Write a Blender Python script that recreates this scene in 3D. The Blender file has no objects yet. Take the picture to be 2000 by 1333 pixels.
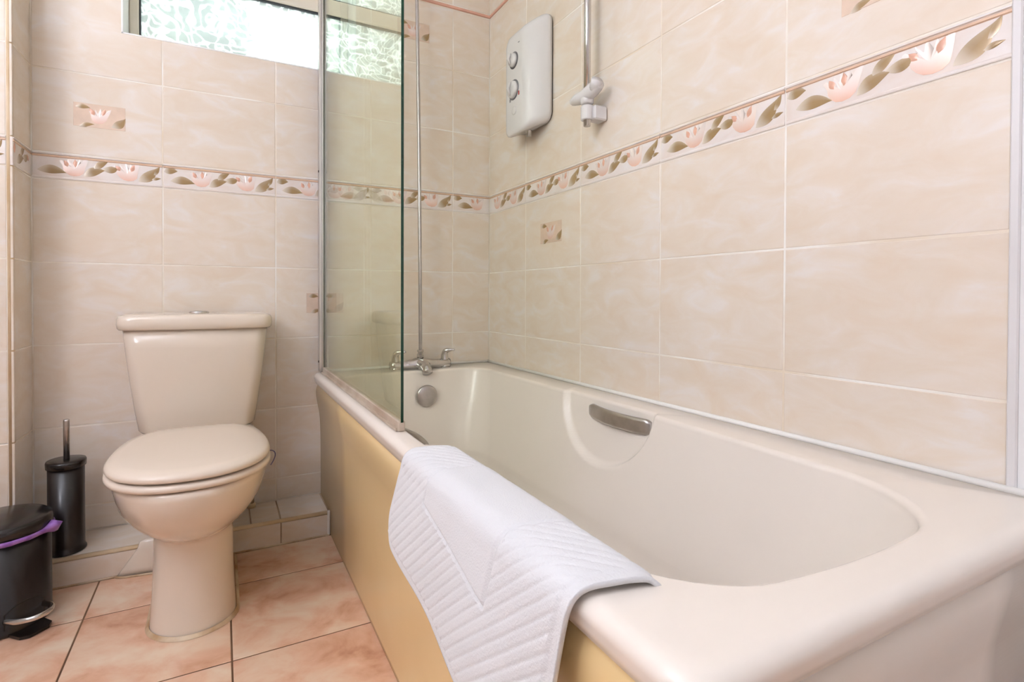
import bpy, math, random
from mathutils import Matrix, Vector
random.seed(7)
sc = bpy.context.scene
COL = sc.collection
PI = math.pi

# ------------------------------------------------------------------ camera
def camera():
    yaw, pitch, roll = math.radians(26.9399), math.radians(0.628), math.radians(0.1687)
    fw = Vector((math.sin(yaw)*math.cos(pitch), math.cos(yaw)*math.cos(pitch), -math.sin(pitch)))
    rt = Vector((math.cos(yaw), -math.sin(yaw), 0)); up = rt.cross(fw)
    c, s = math.cos(roll), math.sin(roll)
    r2 = c*rt + s*up; u2 = -s*rt + c*up
    cd = bpy.data.cameras.new('camera'); co = bpy.data.objects.new('camera', cd); COL.objects.link(co)
    m = Matrix((( r2.x, u2.x, -fw.x, -1.02235), (r2.y, u2.y, -fw.y, -2.0006), (r2.z, u2.z, -fw.z, 0.80801), (0,0,0,1)))
    co.matrix_world = m
    cd.sensor_width = 36.0; cd.lens = 36.0*1024.32/2000
    cd.shift_x = (1000-952.95)/2000; cd.shift_y = (589.31-666.5)/2000
    cd.clip_start = 0.02
    sc.camera = co
camera()

# ------------------------------------------------------------------ world, lamps, exposure
W = bpy.data.worlds.new('overcast_sky'); sc.world = W; W.use_nodes = True
bg = W.node_tree.nodes['Background']; bg.inputs[0].default_value = (0.90, 0.96, 1.0, 1); bg.inputs[1].default_value = 2.6
BOUNCE_POWER = 36.5
BOUNCE_COLOR = (0.94, 0.985, 1.13)
vs = sc.view_settings
vs.view_transform = 'Standard'; vs.look = 'None'; vs.gamma = 1.0; vs.use_curve_mapping = False
vs.exposure = 0.6
cy = sc.cycles
cy.max_bounces = 7; cy.diffuse_bounces = 4; cy.glossy_bounces = 3; cy.transmission_bounces = 3; cy.transparent_max_bounces = 8
cy.use_adaptive_sampling = True; cy.adaptive_threshold = 0.03; cy.use_denoising = True; cy.caustics_reflective = False; cy.caustics_refractive = False

# ------------------------------------------------------------------ helpers
def S(r, g, b):
    def f(c):
        c /= 255.0
        return c/12.92 if c <= 0.04045 else ((c+0.055)/1.055)**2.4
    return (f(r), f(g), f(b), 1.0)

def newmat(name):
    m = bpy.data.materials.new(name); m.use_nodes = True
    nt = m.node_tree; p = nt.nodes['Principled BSDF']
    return m, nt, p

def simple(name, col, rough=0.3, metal=0.0, spec=0.5, coat=0.0, var=0.0, vscale=8.0, bump=0.0, bscale=60.0, col2=None):
    m, nt, p = newmat(name)
    p.inputs['Base Color'].default_value = col; p.inputs['Roughness'].default_value = rough
    p.inputs['Metallic'].default_value = metal; p.inputs['Specular IOR Level'].default_value = spec
    p.inputs['Coat Weight'].default_value = coat; p.inputs['Coat Roughness'].default_value = 0.05
    tc = nt.nodes.new('ShaderNodeTexCoord')
    n = nt.nodes.new('ShaderNodeTexNoise'); n.inputs['Scale'].default_value = vscale; n.inputs['Detail'].default_value = 4
    nt.links.new(tc.outputs['Object'], n.inputs['Vector'])
    r = nt.nodes.new('ShaderNodeValToRGB')
    c2 = col2 or tuple(c*(1-var) for c in col[:3])+(1,)
    r.color_ramp.elements[0].color = c2; r.color_ramp.elements[0].position = 0.35
    r.color_ramp.elements[1].color = col; r.color_ramp.elements[1].position = 0.62
    nt.links.new(n.outputs['Fac'], r.inputs[0]); nt.links.new(r.outputs[0], p.inputs['Base Color'])
    if bump:
        n2 = nt.nodes.new('ShaderNodeTexNoise'); n2.inputs['Scale'].default_value = bscale; n2.inputs['Detail'].default_value = 3
        nt.links.new(tc.outputs['Object'], n2.inputs['Vector'])
        b = nt.nodes.new('ShaderNodeBump'); b.inputs['Strength'].default_value = bump; b.inputs['Distance'].default_value = 0.004
        nt.links.new(n2.outputs['Fac'], b.inputs['Height']); nt.links.new(b.outputs[0], p.inputs['Normal'])
    return m

def marble(name, cols, scale, stretch, rot, rough, distort=1.0, bump=0.04, detail=5.0):
    """glazed ceramic with a cloudy print, shifted per tile"""
    m, nt, p = newmat(name)
    N, L = nt.nodes.new, nt.links.new
    tc = N('ShaderNodeTexCoord'); oi = N('ShaderNodeObjectInfo')
    mul = N('ShaderNodeMath'); mul.operation = 'MULTIPLY'; mul.inputs[1].default_value = 41.0
    L(oi.outputs['Random'], mul.inputs[0])
    add = N('ShaderNodeVectorMath'); add.operation = 'ADD'
    L(tc.outputs['Object'], add.inputs[0]); L(mul.outputs[0], add.inputs[1])
    mp = N('ShaderNodeMapping'); mp.inputs['Rotation'].default_value = (0, 0, rot); mp.inputs['Scale'].default_value = (1, stretch, 1)
    L(add.outputs[0], mp.inputs[0])
    n = N('ShaderNodeTexNoise'); n.inputs['Scale'].default_value = scale; n.inputs['Detail'].default_value = detail
    n.inputs['Distortion'].default_value = distort; n.inputs['Roughness'].default_value = 0.55
    L(mp.outputs[0], n.inputs['Vector'])
    r = N('ShaderNodeValToRGB'); e = r.color_ramp.elements
    e[0].position, e[0].color = cols[0]; e[1].position, e[1].color = cols[-1]
    for pos, c in cols[1:-1]:
        x = e.new(pos); x.color = c
    L(n.outputs['Fac'], r.inputs[0]); L(r.outputs[0], p.inputs['Base Color'])
    p.inputs['Roughness'].default_value = rough
    n2 = N('ShaderNodeTexNoise'); n2.inputs['Scale'].default_value = 14; n2.inputs['Detail'].default_value = 2
    L(mp.outputs[0], n2.inputs['Vector'])
    b = N('ShaderNodeBump'); b.inputs['Strength'].default_value = bump; b.inputs['Distance'].default_value = 0.01
    L(n2.outputs['Fac'], b.inputs['Height']); L(b.outputs[0], p.inputs['Normal'])
    return m

M = {}
M['tile'] = marble('cream_glazed_tile', [(0.28, S(234,215,194)), (0.44, S(236,220,202)), (0.55, S(238,224,209)), (0.68, S(240,230,221))], 9.0, 2.0, 0.6, 0.15, 0.7, 0.05, 8.0)
M['border'] = marble('pearl_border_tile', [(0.3, S(234,218,206)), (0.7, S(242,235,231))], 9.0, 1.5, 0.3, 0.14, 0.8, 0.05)
M['floor_tile'] = marble('salmon_marbled_floor_tile', [(0.24, S(186,128,98)), (0.37, S(222,172,141)), (0.46, S(234,188,158)), (0.55, S(239,204,175)), (0.68, S(243,219,193))], 8.0, 1.2, 0.7, 0.2, 0.35, 0.03, 9.0)
M['grout'] = simple('cream_wall_grout', S(250,244,236), 0.8, col2=S(232,214,190), vscale=5.0)
M['floor_grout'] = simple('brown_floor_grout', S(128,94,66), 0.85, col2=S(92,62,42), vscale=7.0)
M['step_grout'] = simple('stained_step_grout', S(206,180,150), 0.8, col2=S(120,84,56), vscale=4.0)
M['paint'] = simple('white_wall_paint', S(242,240,238), 0.6, var=0.02)
M['ceiling'] = simple('white_ceiling_paint', S(246,245,243), 0.7, var=0.02)
M['peach'] = simple('peach_lustre_strip', S(230,194,166), 0.22, var=0.12, vscale=20)
M['pencil'] = simple('salmon_pencil_strip', S(230,176,154), 0.25, var=0.1, vscale=15)
def print_mat(name, c0, c1, rough, metal):
    """lustre print that fades from c0 to c1 along the painted shape"""
    m, nt, p = newmat(name)
    at = nt.nodes.new('ShaderNodeAttribute'); at.attribute_name = 'shade'
    r = nt.nodes.new('ShaderNodeValToRGB'); r.color_ramp.elements[0].color = c0; r.color_ramp.elements[1].color = c1
    nt.links.new(at.outputs['Fac'], r.inputs[0]); nt.links.new(r.outputs[0], p.inputs['Base Color'])
    p.inputs['Roughness'].default_value = rough; p.inputs['Metallic'].default_value = metal
    return m
M['leaf'] = print_mat('bronze_lustre_leaf', S(234,222,206), S(164,135,94), 0.2, 0.12)
M['flower'] = print_mat('pale_pink_lustre_flower', S(252,240,234), S(240,190,166), 0.2, 0.25)
M['coral'] = simple('coral_petal_print', S(230,178,154), 0.25, metal=0.1, var=0.15, vscale=60)
M['panel_print'] = simple('peach_inset_print', S(232,206,184), 0.2, metal=0.1, var=0.08, vscale=30)
M['acrylic'] = simple('cream_acrylic', S(248,237,225), 0.22, var=0.015, vscale=2.0, coat=0.08)
M['bath_panel'] = simple('yellowed_cream_bath_panel', S(242,213,160), 0.2, col2=S(236,204,149), vscale=2.0, coat=0.15)
M['end_panel'] = simple('cream_bath_end_panel', S(234,222,208), 0.2, var=0.02, vscale=2.0, coat=0.3)
M['ceramic'] = simple('champagne_ceramic', S(232,216,198), 0.12, var=0.015, vscale=3.0, coat=0.4)
M['seat'] = simple('champagne_plastic', S(231,214,196), 0.24, var=0.015, vscale=3.0)
M['sealant'] = simple('white_silicone', S(252,248,242), 0.4, var=0.03, vscale=12)
M['old_sealant'] = simple('stained_silicone', S(226,206,176), 0.45, col2=S(176,132,84), vscale=11)
M['chrome'] = simple('chrome', (0.60,0.58,0.56,1), 0.14, metal=1.0, var=0.05, vscale=30)
M['brushed'] = simple('brushed_steel', (0.52,0.49,0.47,1), 0.3, metal=1.0, var=0.15, vscale=30)
M['alu'] = simple('satin_aluminium', (0.80,0.77,0.73,1), 0.28, metal=1.0, var=0.1, vscale=9)
M['seal_strip'] = simple('greyish_clear_seal', S(206,190,172), 0.3, col2=S(178,154,132), vscale=9)
M['whiteplastic'] = simple('white_plastic', S(230,226,225), 0.25, var=0.015, vscale=5)
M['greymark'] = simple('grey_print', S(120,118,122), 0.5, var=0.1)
M['red'] = simple('red_print', S(190,60,50), 0.5, var=0.1)
M['dark'] = simple('dark_gap', S(50,38,30), 0.6, var=0.2)
M['black'] = simple('black_enamel', S(24,17,17), 0.32, var=0.25, vscale=6, coat=0.15)
M['blacklid'] = simple('black_plastic_lid', S(34,28,26), 0.22, var=0.2, vscale=6)
M['purple'] = simple('purple_bin_bag', S(176,128,206), 0.35, col2=S(140,92,178), vscale=40)
M['blue_wire'] = simple('blue_wire', S(92,88,128), 0.35, var=0.1)
M['frame'] = simple('white_window_frame', S(238,228,208), 0.3, var=0.03, vscale=6)
M['reveal'] = simple('white_reveal_board', S(253,252,250), 0.35, var=0.01)
M['gasket'] = simple('dark_gasket', S(58,60,62), 0.5, var=0.1)
M['edge_bead'] = simple('cream_edge_bead', S(226,202,168), 0.35, col2=S(208,178,138), vscale=9)
M['hedge'] = simple('sunlit_leaves', S(176,190,178), 0.6, col2=S(120,140,124), vscale=14)

def towel_mat():
    m, nt, p = newmat('white_terry')
    N, L = nt.nodes.new, nt.links.new
    p.inputs['Base Color'].default_value = S(231,230,231); p.inputs['Roughness'].default_value = 0.9
    p.inputs['Sheen Weight'].default_value = 0.25; p.inputs['Specular IOR Level'].default_value = 0.1
    tc = N('ShaderNodeTexCoord'); n = N('ShaderNodeTexNoise'); n.inputs['Scale'].default_value = 420; n.inputs['Detail'].default_value = 3
    L(tc.outputs['Object'], n.inputs['Vector'])
    b = N('ShaderNodeBump'); b.inputs['Strength'].default_value = 0.45; b.inputs['Distance'].default_value = 0.002
    L(n.outputs['Fac'], b.inputs['Height']); L(b.outputs[0], p.inputs['Normal'])
    return m
M['terry'] = towel_mat()

def glass_mat():
    m = bpy.data.materials.new('green_tinted_glass'); m.use_nodes = True; nt = m.node_tree
    for n in list(nt.nodes): nt.nodes.remove(n)
    N, L = nt.nodes.new, nt.links.new
    out = N('ShaderNodeOutputMaterial'); mix = N('ShaderNodeMixShader'); tr = N('ShaderNodeBsdfTransparent'); gl = N('ShaderNodeBsdfGlossy')
    tr.inputs[0].default_value = (0.935, 0.955, 0.875, 1); gl.inputs['Roughness'].default_value = 0.0; gl.inputs[0].default_value = (0.96, 1.0, 0.97, 1)
    lw = N('ShaderNodeLayerWeight'); lw.inputs[0].default_value = 0.5
    pw = N('ShaderNodeMath'); pw.operation = 'POWER'; pw.inputs[1].default_value = 5.0
    ma = N('ShaderNodeMath'); ma.operation = 'MULTIPLY_ADD'; ma.inputs[1].default_value = 0.96; ma.inputs[2].default_value = 0.04
    L(lw.outputs['Facing'], pw.inputs[0]); L(pw.outputs[0], ma.inputs[0]); L(ma.outputs[0], mix.inputs[0])
    L(tr.outputs[0], mix.inputs[1]); L(gl.outputs[0], mix.inputs[2]); L(mix.outputs[0], out.inputs[0])
    return m
M['glass'] = glass_mat()
M['glass_edge'] = simple('dark_green_glass_edge', S(28,66,48), 0.1, var=0.3, vscale=8)

def pane_mat():
    m = bpy.data.materials.new('obscured_glass'); m.use_nodes = True; nt = m.node_tree
    for n in list(nt.nodes): nt.nodes.remove(n)
    N, L = nt.nodes.new, nt.links.new
    out = N('ShaderNodeOutputMaterial'); mix = N('ShaderNodeMixShader'); tl = N('ShaderNodeBsdfTranslucent'); tr = N('ShaderNodeBsdfTransparent')
    tl.inputs[0].default_value = (0.95, 0.98, 0.97, 1); tr.inputs[0].default_value = (0.52, 0.545, 0.535, 1)
    tc = N('ShaderNodeTexCoord')
    nz = N('ShaderNodeTexNoise'); nz.inputs['Scale'].default_value = 9; nz.inputs['Detail'].default_value = 2
    L(tc.outputs['Object'], nz.inputs['Vector'])
    ad = N('ShaderNodeMixRGB'); ad.blend_type = 'ADD'; ad.inputs[0].default_value = 0.22
    L(tc.outputs['Object'], ad.inputs[1]); L(nz.outputs['Color'], ad.inputs[2])
    vo = N('ShaderNodeTexVoronoi'); vo.feature = 'DISTANCE_TO_EDGE'; vo.inputs['Scale'].default_value = 22
    L(ad.outputs[0], vo.inputs['Vector'])
    r = N('ShaderNodeValToRGB'); r.color_ramp.elements[0].position = 0.02; r.color_ramp.elements[0].color = (1,1,1,1)
    r.color_ramp.elements[1].position = 0.11; r.color_ramp.elements[1].color = (0.28,0.28,0.28,1)
    L(vo.outputs['Distance'], r.inputs[0]); L(r.outputs[0], mix.inputs[0])
    L(tr.outputs[0], mix.inputs[1]); L(tl.outputs[0], mix.inputs[2]); L(mix.outputs[0], out.inputs[0])
    return m
M['pane'] = pane_mat()

def emit_mat(name, col, strength):
    m = bpy.data.materials.new(name); m.use_nodes = True; nt = m.node_tree
    p = nt.nodes['Principled BSDF']; p.inputs['Emission Color'].default_value = col; p.inputs['Emission Strength'].default_value = strength
    p.inputs['Base Color'].default_value = (0.8,0.8,0.8,1)
    return m

def mesh(name, verts, faces, mats, smooth=False, idx=None):
    me = bpy.data.meshes.new(name); me.from_pydata([tuple(v) for v in verts], [], faces)
    for m in (mats if isinstance(mats, (list, tuple)) else [mats]): me.materials.append(M[m] if isinstance(m, str) else m)
    if idx: me.polygons.foreach_set('material_index', idx)
    if smooth: me.polygons.foreach_set('use_smooth', [True]*len(me.polygons))
    me.update()
    return me

def link(name, me, parent=None):
    o = bpy.data.objects.new(name, me); COL.objects.link(o)
    if parent is not None:
        o.parent = parent
        o.matrix_parent_inverse = Matrix.Translation(-Vector(parent.get('_at', (0,0,0))))
    return o

def obj(name, geo, mats, parent=None, smooth=False, idx=None):
    return link(name, mesh(name, geo[0], geo[1], mats, smooth, idx), parent)

def thing(name, loc, label, cat, group=None):
    o = bpy.data.objects.new(name, None); COL.objects.link(o); o.location = loc; o['_at'] = tuple(loc)
    o.empty_display_size = 0.05
    o['label'] = label; o['category'] = cat
    if group: o['group'] = group
    return o

def tag(o, label, cat, group=None):
    o['label'] = label; o['category'] = cat
    if group: o['group'] = group
    return o

def struct(o):
    o['kind'] = 'structure'; return o

def merge(*geos):
    V, F = [], []
    for v, f in geos:
        b = len(V); V += [tuple(p) for p in v]; F += [tuple(i+b for i in q) for q in f]
    return V, F

def box(x0, x1, y0, y1, z0, z1):
    v = [(x0,y0,z0),(x1,y0,z0),(x1,y1,z0),(x0,y1,z0),(x0,y0,z1),(x1,y0,z1),(x1,y1,z1),(x0,y1,z1)]
    return v, [(0,3,2,1),(4,5,6,7),(0,1,5,4),(1,2,6,5),(2,3,7,6),(3,0,4,7)]

def bbox(x0, x1, y0, y1, z0, z1, b=0.003):
    """bevelled box: chamfered on all edges"""
    V, F = [], []
    idx = {}
    for sx in (0,1):
        for sy in (0,1):
            for sz in (0,1):
                X, Y, Z = (x0,x1)[sx], (y0,y1)[sy], (z0,z1)[sz]
                dx, dy, dz = (b,-b)[sx], (b,-b)[sy], (b,-b)[sz]
                for k, p in enumerate(((X,Y+dy,Z+dz),(X+dx,Y,Z+dz),(X+dx,Y+dy,Z))):
                    idx[sx,sy,sz,k] = len(V); V.append(p)
    I = lambda *a: idx[a]
    for s in (0,1):
        q = [I(s,0,0,0),I(s,1,0,0),I(s,1,1,0),I(s,0,1,0)]; F.append(tuple(q if s else q[::-1]))
        q = [I(0,s,0,1),I(1,s,0,1),I(1,s,1,1),I(0,s,1,1)]; F.append(tuple(q[::-1] if s else q))
        q = [I(0,0,s,2),I(1,0,s,2),I(1,1,s,2),I(0,1,s,2)]; F.append(tuple(q if s else q[::-1]))
    def fix(q):
        c = Vector(((x0+x1)/2,(y0+y1)/2,(z0+z1)/2)); p = [Vector(V[i]) for i in q]
        n = (p[1]-p[0]).cross(p[2]-p[0]); F.append(tuple(q) if n.dot(p[0]-c) > 0 else tuple(q[::-1]))
    for a in (0,1):
        for c in (0,1):
            fix([I(a,c,0,0),I(a,c,0,1),I(a,c,1,1),I(a,c,1,0)])
            fix([I(a,0,c,0),I(a,0,c,2),I(a,1,c,2),I(a,1,c,0)])
            fix([I(0,a,c,1),I(0,a,c,2),I(1,a,c,2),I(1,a,c,1)])
            for d in (0,1): fix([I(a,c,d,0),I(a,c,d,1),I(a,c,d,2)])
    return V, F

def loft(rings, cap0=False, cap1=False, closed=True):
    n = len(rings[0]); V = [p for r in rings for p in r]; F = []
    m = n if closed else n-1
    for i in range(len(rings)-1):
        for j in range(m):
            k = (j+1) % n
            F.append((i*n+j, i*n+k, (i+1)*n+k, (i+1)*n+j))
    if cap0: F.append(tuple(range(n-1, -1, -1)))
    if cap1: b = (len(rings)-1)*n; F.append(tuple(range(b, b+n)))
    return V, F

def tube(path, r, n=10, cap=True):
    P = [Vector(p) for p in path]; rings = []
    t0 = (P[1]-P[0]).normalized(); a = t0.orthogonal().normalized()
    for i, p in enumerate(P):
        t = (P[min(i+1,len(P)-1)]-P[max(i-1,0)]).normalized()
        a = (a - t*a.dot(t)).normalized(); b = t.cross(a)
        rr = r[i] if isinstance(r, (list, tuple)) else r
        rings.append([tuple(p + rr*(math.cos(2*PI*k/n)*a + math.sin(2*PI*k/n)*b)) for k in range(n)])
    return loft(rings, cap, cap)

def lathe(prof, cx, cy, n=32, sx=1.0, sy=1.0, cap0=True, cap1=True):
    rings = [[(cx+sx*r*math.cos(2*PI*k/n), cy+sy*r*math.sin(2*PI*k/n), z) for k in range(n)] for r, z in prof]
    return loft(rings, cap0, cap1)

def spline(pts, per=8, closed=False):
    P = [Vector(p) for p in pts]; out = []; n = len(P)
    rng = range(n) if closed else range(n-1)
    for i in rng:
        g = (lambda k: P[k % n]) if closed else (lambda k: P[min(max(k,0),n-1)])
        a, b, c, d = g(i-1), g(i), g(i+1), g(i+2)
        for s in range(per):
            t = s/per
            out.append(0.5*((2*b)+(c-a)*t+(2*a-5*b+4*c-d)*t*t+(3*b-a-3*c+d)*t**3))
    if not closed: out.append(P[-1])
    return out

def rrect(x0, x1, y0, y1, r, nc=8, ns=1, nl=1):
    """rounded rectangle, counter clockwise from the +x side going up; r one radius or four (++, -+, --, +-)"""
    R = r if isinstance(r, (list, tuple)) else [r]*4
    pts = []
    def side(a, b, k):
        for i in range(1, k): pts.append((a[0]+(b[0]-a[0])*i/k, a[1]+(b[1]-a[1])*i/k))
    cs = [(x1-R[0], y1-R[0], 0, R[0]), (x0+R[1], y1-R[1], 90, R[1]), (x0+R[2], y0+R[2], 180, R[2]), (x1-R[3], y0+R[3], 270, R[3])]
    for i, (cx, cy, a0, rr) in enumerate(cs):
        for k in range(nc+1):
            a = math.radians(a0+90*k/nc); pts.append((cx+rr*math.cos(a), cy+rr*math.sin(a)))
        nx = cs[(i+1) % 4]; a = math.radians(a0+90)
        b = (nx[0]+nx[3]*math.cos(a), nx[1]+nx[3]*math.sin(a))
        side(pts[-1], b, nl if i in (1, 3) else ns)
    return pts

# ------------------------------------------------------------------ tiles
def tile_geo(poly, t=0.006, b=0.0012, front=0.0):
    """axis aligned outline (ccw) as a slab: front face at n = front, small bevel"""
    n = len(poly); inner = []
    for i in range(n):
        p, q, r = poly[i-1], poly[i], poly[(i+1) % n]
        def nrm(a, c):
            dx, dy = c[0]-a[0], c[1]-a[1]; l = math.hypot(dx, dy); return (-dy/l, dx/l)
        n1, n2 = nrm(p, q), nrm(q, r)
        inner.append((q[0]+b*(n1[0]+n2[0]), q[1]+b*(n1[1]+n2[1])))
    rings = [[(x, y, front-t) for x, y in poly], [(x, y, front-b*0.7) for x, y in poly], [(x, y, front) for x, y in inner]]
    return loft(rings, False, True)

_cache = {}
def rect_tile(w, h, mat, t=0.006, front=0.0):
    k = (round(w,4), round(h,4), mat, t, front)
    if k not in _cache:
        g = tile_geo([(-w/2,-h/2),(w/2,-h/2),(w/2,h/2),(-w/2,h/2)], t, 0.0012, front)
        _cache[k] = mesh('tile', g[0], g[1], mat)
    return _cache[k]

def frame_mat(o, u, v, n):
    return Matrix(((u[0],v[0],n[0],o[0]),(u[1],v[1],n[1],o[1]),(u[2],v[2],n[2],o[2]),(0,0,0,1)))

class Face:
    """a tiled plane: origin, u and v axes"""
    def __init__(self, o, u, v, parent):
        self.o, self.u, self.v = Vector(o), Vector(u), Vector(v); self.n = self.u.cross(self.v); self.parent = parent
    def at(self, u, v, n=0.0): return self.o + self.u*u + self.v*v + self.n*n
    def put(self, name, me, u, v, n=0.0, parent=None):
        o = bpy.data.objects.new(name, me); COL.objects.link(o)
        par = parent or self.parent
        mw = frame_mat(self.at(u, v, n), self.u, self.v, self.n)
        o.parent = par
        pm = par.get('_mw')
        o.matrix_parent_inverse = Matrix.Identity(4)
        if pm is not None:
            pm = Matrix([pm[i*4:i*4+4] for i in range(4)]); o.matrix_local = pm.inverted() @ mw
        else: o.matrix_local = mw
        return o
    def tile(self, u0, u1, v0, v1, mat='tile', gap=0.004, name='tile', jit=0.0003):
        g = gap/2
        return self.put(name, rect_tile(u1-u0-gap, v1-v0-gap, mat), (u0+u1)/2, (v0+v1)/2, random.uniform(-jit, 0))

# relief flowers and leaves, in a border tile's own coordinates (u 0..0.34, v 0..0.08)
def shade(me, vals):
    at = me.color_attributes.new('shade', 'FLOAT_COLOR', 'POINT')
    for d, v in zip(at.data, vals): d.color = (v, v, v, 1)
def leaf_mesh(p0, p1, w, bend, mat='leaf', h=0.0016):
    a, b = Vector(p0), Vector(p1); d = b-a; nn = Vector((-d.y, d.x)).normalized()
    V, F, A = [], [], []; n = 12
    for i in range(n+1):
        t = i/n; c = a + d*t + nn*bend*4*t*(1-t); ww = 1.18*w*math.sin(PI*t**0.85)
        if i in (0, n): ww = 0.0003
        V += [(c.x+nn.x*ww, c.y+nn.y*ww, 0.0002), (c.x, c.y, h*(0.3+0.7*math.sin(PI*t))), (c.x-nn.x*ww, c.y-nn.y*ww, 0.0002)]
        k = min(1, max(0, (t-.02)/.42)); A += [.75*k, k, 1.0*k]
    for i in range(n):
        k = 3*i
        F += [(k, k+1, k+4, k+3), (k+1, k+2, k+5, k+4)]
    me = mesh('leaf', V, [q[::-1] for q in F], mat, True)
    shade(me, A)
    return me
FL = [(.5,0),(.68,.04),(.82,.18),(.88,.42),(.96,.75),(1,1),(.84,.88),(.76,.62),(.68,.92),(.60,.66),(.5,1),(.42,.64),(.28,.90),(.27,.60),(.08,.80),(0,.74),(.12,.50),(.14,.32),(.22,.16),(.34,.04)]
def flower_mesh(u0, v0, w, h, lean=0.0, z=0.0018):
    V = [(u0+w*(.5+lean*.35), v0+h*.36, z)] + [(u0+w*(x+lean*y), v0+h*y, 0.0003) for x, y in FL]
    n = len(FL); F = [(0, 1+i, 1+(i+1) % n) for i in range(n)]
    me = mesh('flower', V, F, 'flower', True)
    shade(me, [.25] + [max(0, .95-1.5*y) for x, y in FL])
    return me
BORDER = [('leaf', leaf_mesh((.002,.048),(.040,.052),.010,.004)), ('leaf', leaf_mesh((.020,.020),(.090,.016),.011,.006)),
          ('flower', flower_mesh(.072,.008,.072,.058)), ('petal', leaf_mesh((.094,.034),(.084,.054),.006,.0,'coral',.0026)),
          ('petal', leaf_mesh((.112,.032),(.110,.060),.006,.0,'coral',.0026)),
          ('leaf', leaf_mesh((.132,.010),(.186,.034),.011,.006)), ('leaf', leaf_mesh((.156,.032),(.196,.066),.008,.003)),
          ('leaf', leaf_mesh((.178,.036),(.226,.050),.009,-.005)), ('flower', flower_mesh(.208,.007,.076,.060,-.12)),
          ('petal', leaf_mesh((.226,.036),(.212,.052),.006,.0,'coral',.0026)), ('petal', leaf_mesh((.252,.034),(.262,.060),.007,.0,'coral',.0026)),
          ('leaf', leaf_mesh((.272,.009),(.322,.056),.013,-.006)), ('leaf', leaf_mesh((.312,.030),(.330,.062),.006,.0)),
          ('leaf', leaf_mesh((.308,.018),(.334,.024),.004,.001))]
def elem_range(me):
    xs = [v.co.x for v in me.vertices]; return min(xs), max(xs)
BORDER = [(n, m, *elem_range(m)) for n, m in BORDER]
def border_tile(face, u0, u1, v0, v1, shift=0.0):
    w, h, gap = u1-u0-.003, v1-v0-.003, .003
    b = face.put('border_tile', rect_tile(w, h, 'border'), (u0+u1)/2, (v0+v1)/2, 0.0006)
    mw = frame_mat(face.at((u0+u1)/2, (v0+v1)/2, 0.0006), face.u, face.v, face.n)
    b['_mw'] = [c for r in mw for c in r]
    def strip(name, va, vb, hh, mat):
        k = ('strip', round(w,4), va, mat)
        if k not in _cache:
            g = loft([[(x, va, 0.0), (x, va+(vb-va)*.25, hh), (x, va+(vb-va)*.75, hh), (x, vb, 0.0)] for x in (-w/2, w/2)], True, True, True)
            g = (g[0], [q[::-1] for q in g[1]])
            _cache[k] = mesh(name, g[0], g[1], mat)
        o = bpy.data.objects.new(name, _cache[k]); COL.objects.link(o); o.parent = b
    strip('top_strip', h/2-.0125, h/2-.006, .0022, 'peach')
    strip('lip', h/2-.0055, h/2-.0002, .0028, 'border')
    strip('lip', -h/2+.0002, -h/2+.007, .0007, 'border')
    for n, me, a, c in BORDER:
        if a+shift < 0.001 or c+shift > w-0.001: continue
        o = bpy.data.objects.new(n, me); COL.objects.link(o); o.parent = b
        o.matrix_local = Matrix.Translation((-w/2+shift, -h/2+0.004, 0))
MOTIF = [('leaf', leaf_mesh((-.062,.022),(-.022,.022),.008,.004)), ('leaf', leaf_mesh((-.052,-.036),(-.012,-.026),.007,.003)),
         ('leaf', leaf_mesh((.028,-.030),(.066,.004),.013,-.006)), ('flower', flower_mesh(-.036,-.026,.064,.056,.10)),
         ('petal', leaf_mesh((-.012,.000),(-.026,.022),.006,.0,'coral',.0026)), ('petal', leaf_mesh((.006,.0),(.014,.024),.006,.0,'coral',.0026))]
_g = tile_geo([(-.066,-.036),(.066,-.036),(.066,.036),(-.066,.036)], 0.001, 0.0006, 0.0005)
MOTIF_PANEL = mesh('inset_panel', _g[0], _g[1], 'panel_print')
def motif(face, t, u, v):
    mw = frame_mat(face.at(u, v, 0), face.u, face.v, face.n); t['_mw'] = [c for r in mw for c in r]
    for n, me in [('inset_panel', MOTIF_PANEL)] + MOTIF:
        o = bpy.data.objects.new(n, me); COL.objects.link(o); o.parent = t

# ------------------------------------------------------------------ room shell
ROWS = [0.155, 0.405, 0.655, 0.905, 1.155, 1.235, 1.485, 1.735, 1.985]
TOP = 2.40
WX0, WX1, WZ0, WZ1 = -1.300, -0.568, 1.632, 2.21      # window opening
XL, XA = -2.25, -1.523                                  # room's far side, alcove side
YF = -3.25                                              # wall behind the viewer
YA = -0.158                                             # alcove depth
RW_END = -1.665

g = merge(box(XA-.02, WX0, .0009, .26, 0, TOP), box(WX1, .16, .0009, .26, 0, TOP), box(WX0, WX1, .0009, .26, 0, WZ0), box(WX0, WX1, .0009, .26, WZ1, TOP))
wall_back = struct(obj('wall_back', g, 'grout'))
wall_right = struct(obj('wall_right', box(.0009, .16, RW_END-.004, .0, 0, TOP), 'grout'))
wall_rp = struct(obj('wall_right_painted', box(-.002, .16, YF, RW_END-.010, 0, TOP), 'paint'))
wall_alcove = struct(obj('wall_alcove', box(XA-.012, XA-.0009, YA+.012, .26, 0, TOP), 'grout'))
wall_left_front = struct(obj('wall_left_return', box(XL, XA-.012, YA+.0009, .10, 0, TOP), 'grout'))
wall_left = struct(obj('wall_left', box(XL-.12, XL, YF, .1, 0, TOP), 'paint'))
wall_front = struct(obj('wall_front', box(XL-.12, .16, YF-.12, YF, 0, TOP), 'paint'))
ceiling = struct(obj('ceiling', box(XL-.12, .16, YF-.12, .26, TOP, TOP+.12), 'ceiling'))
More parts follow.
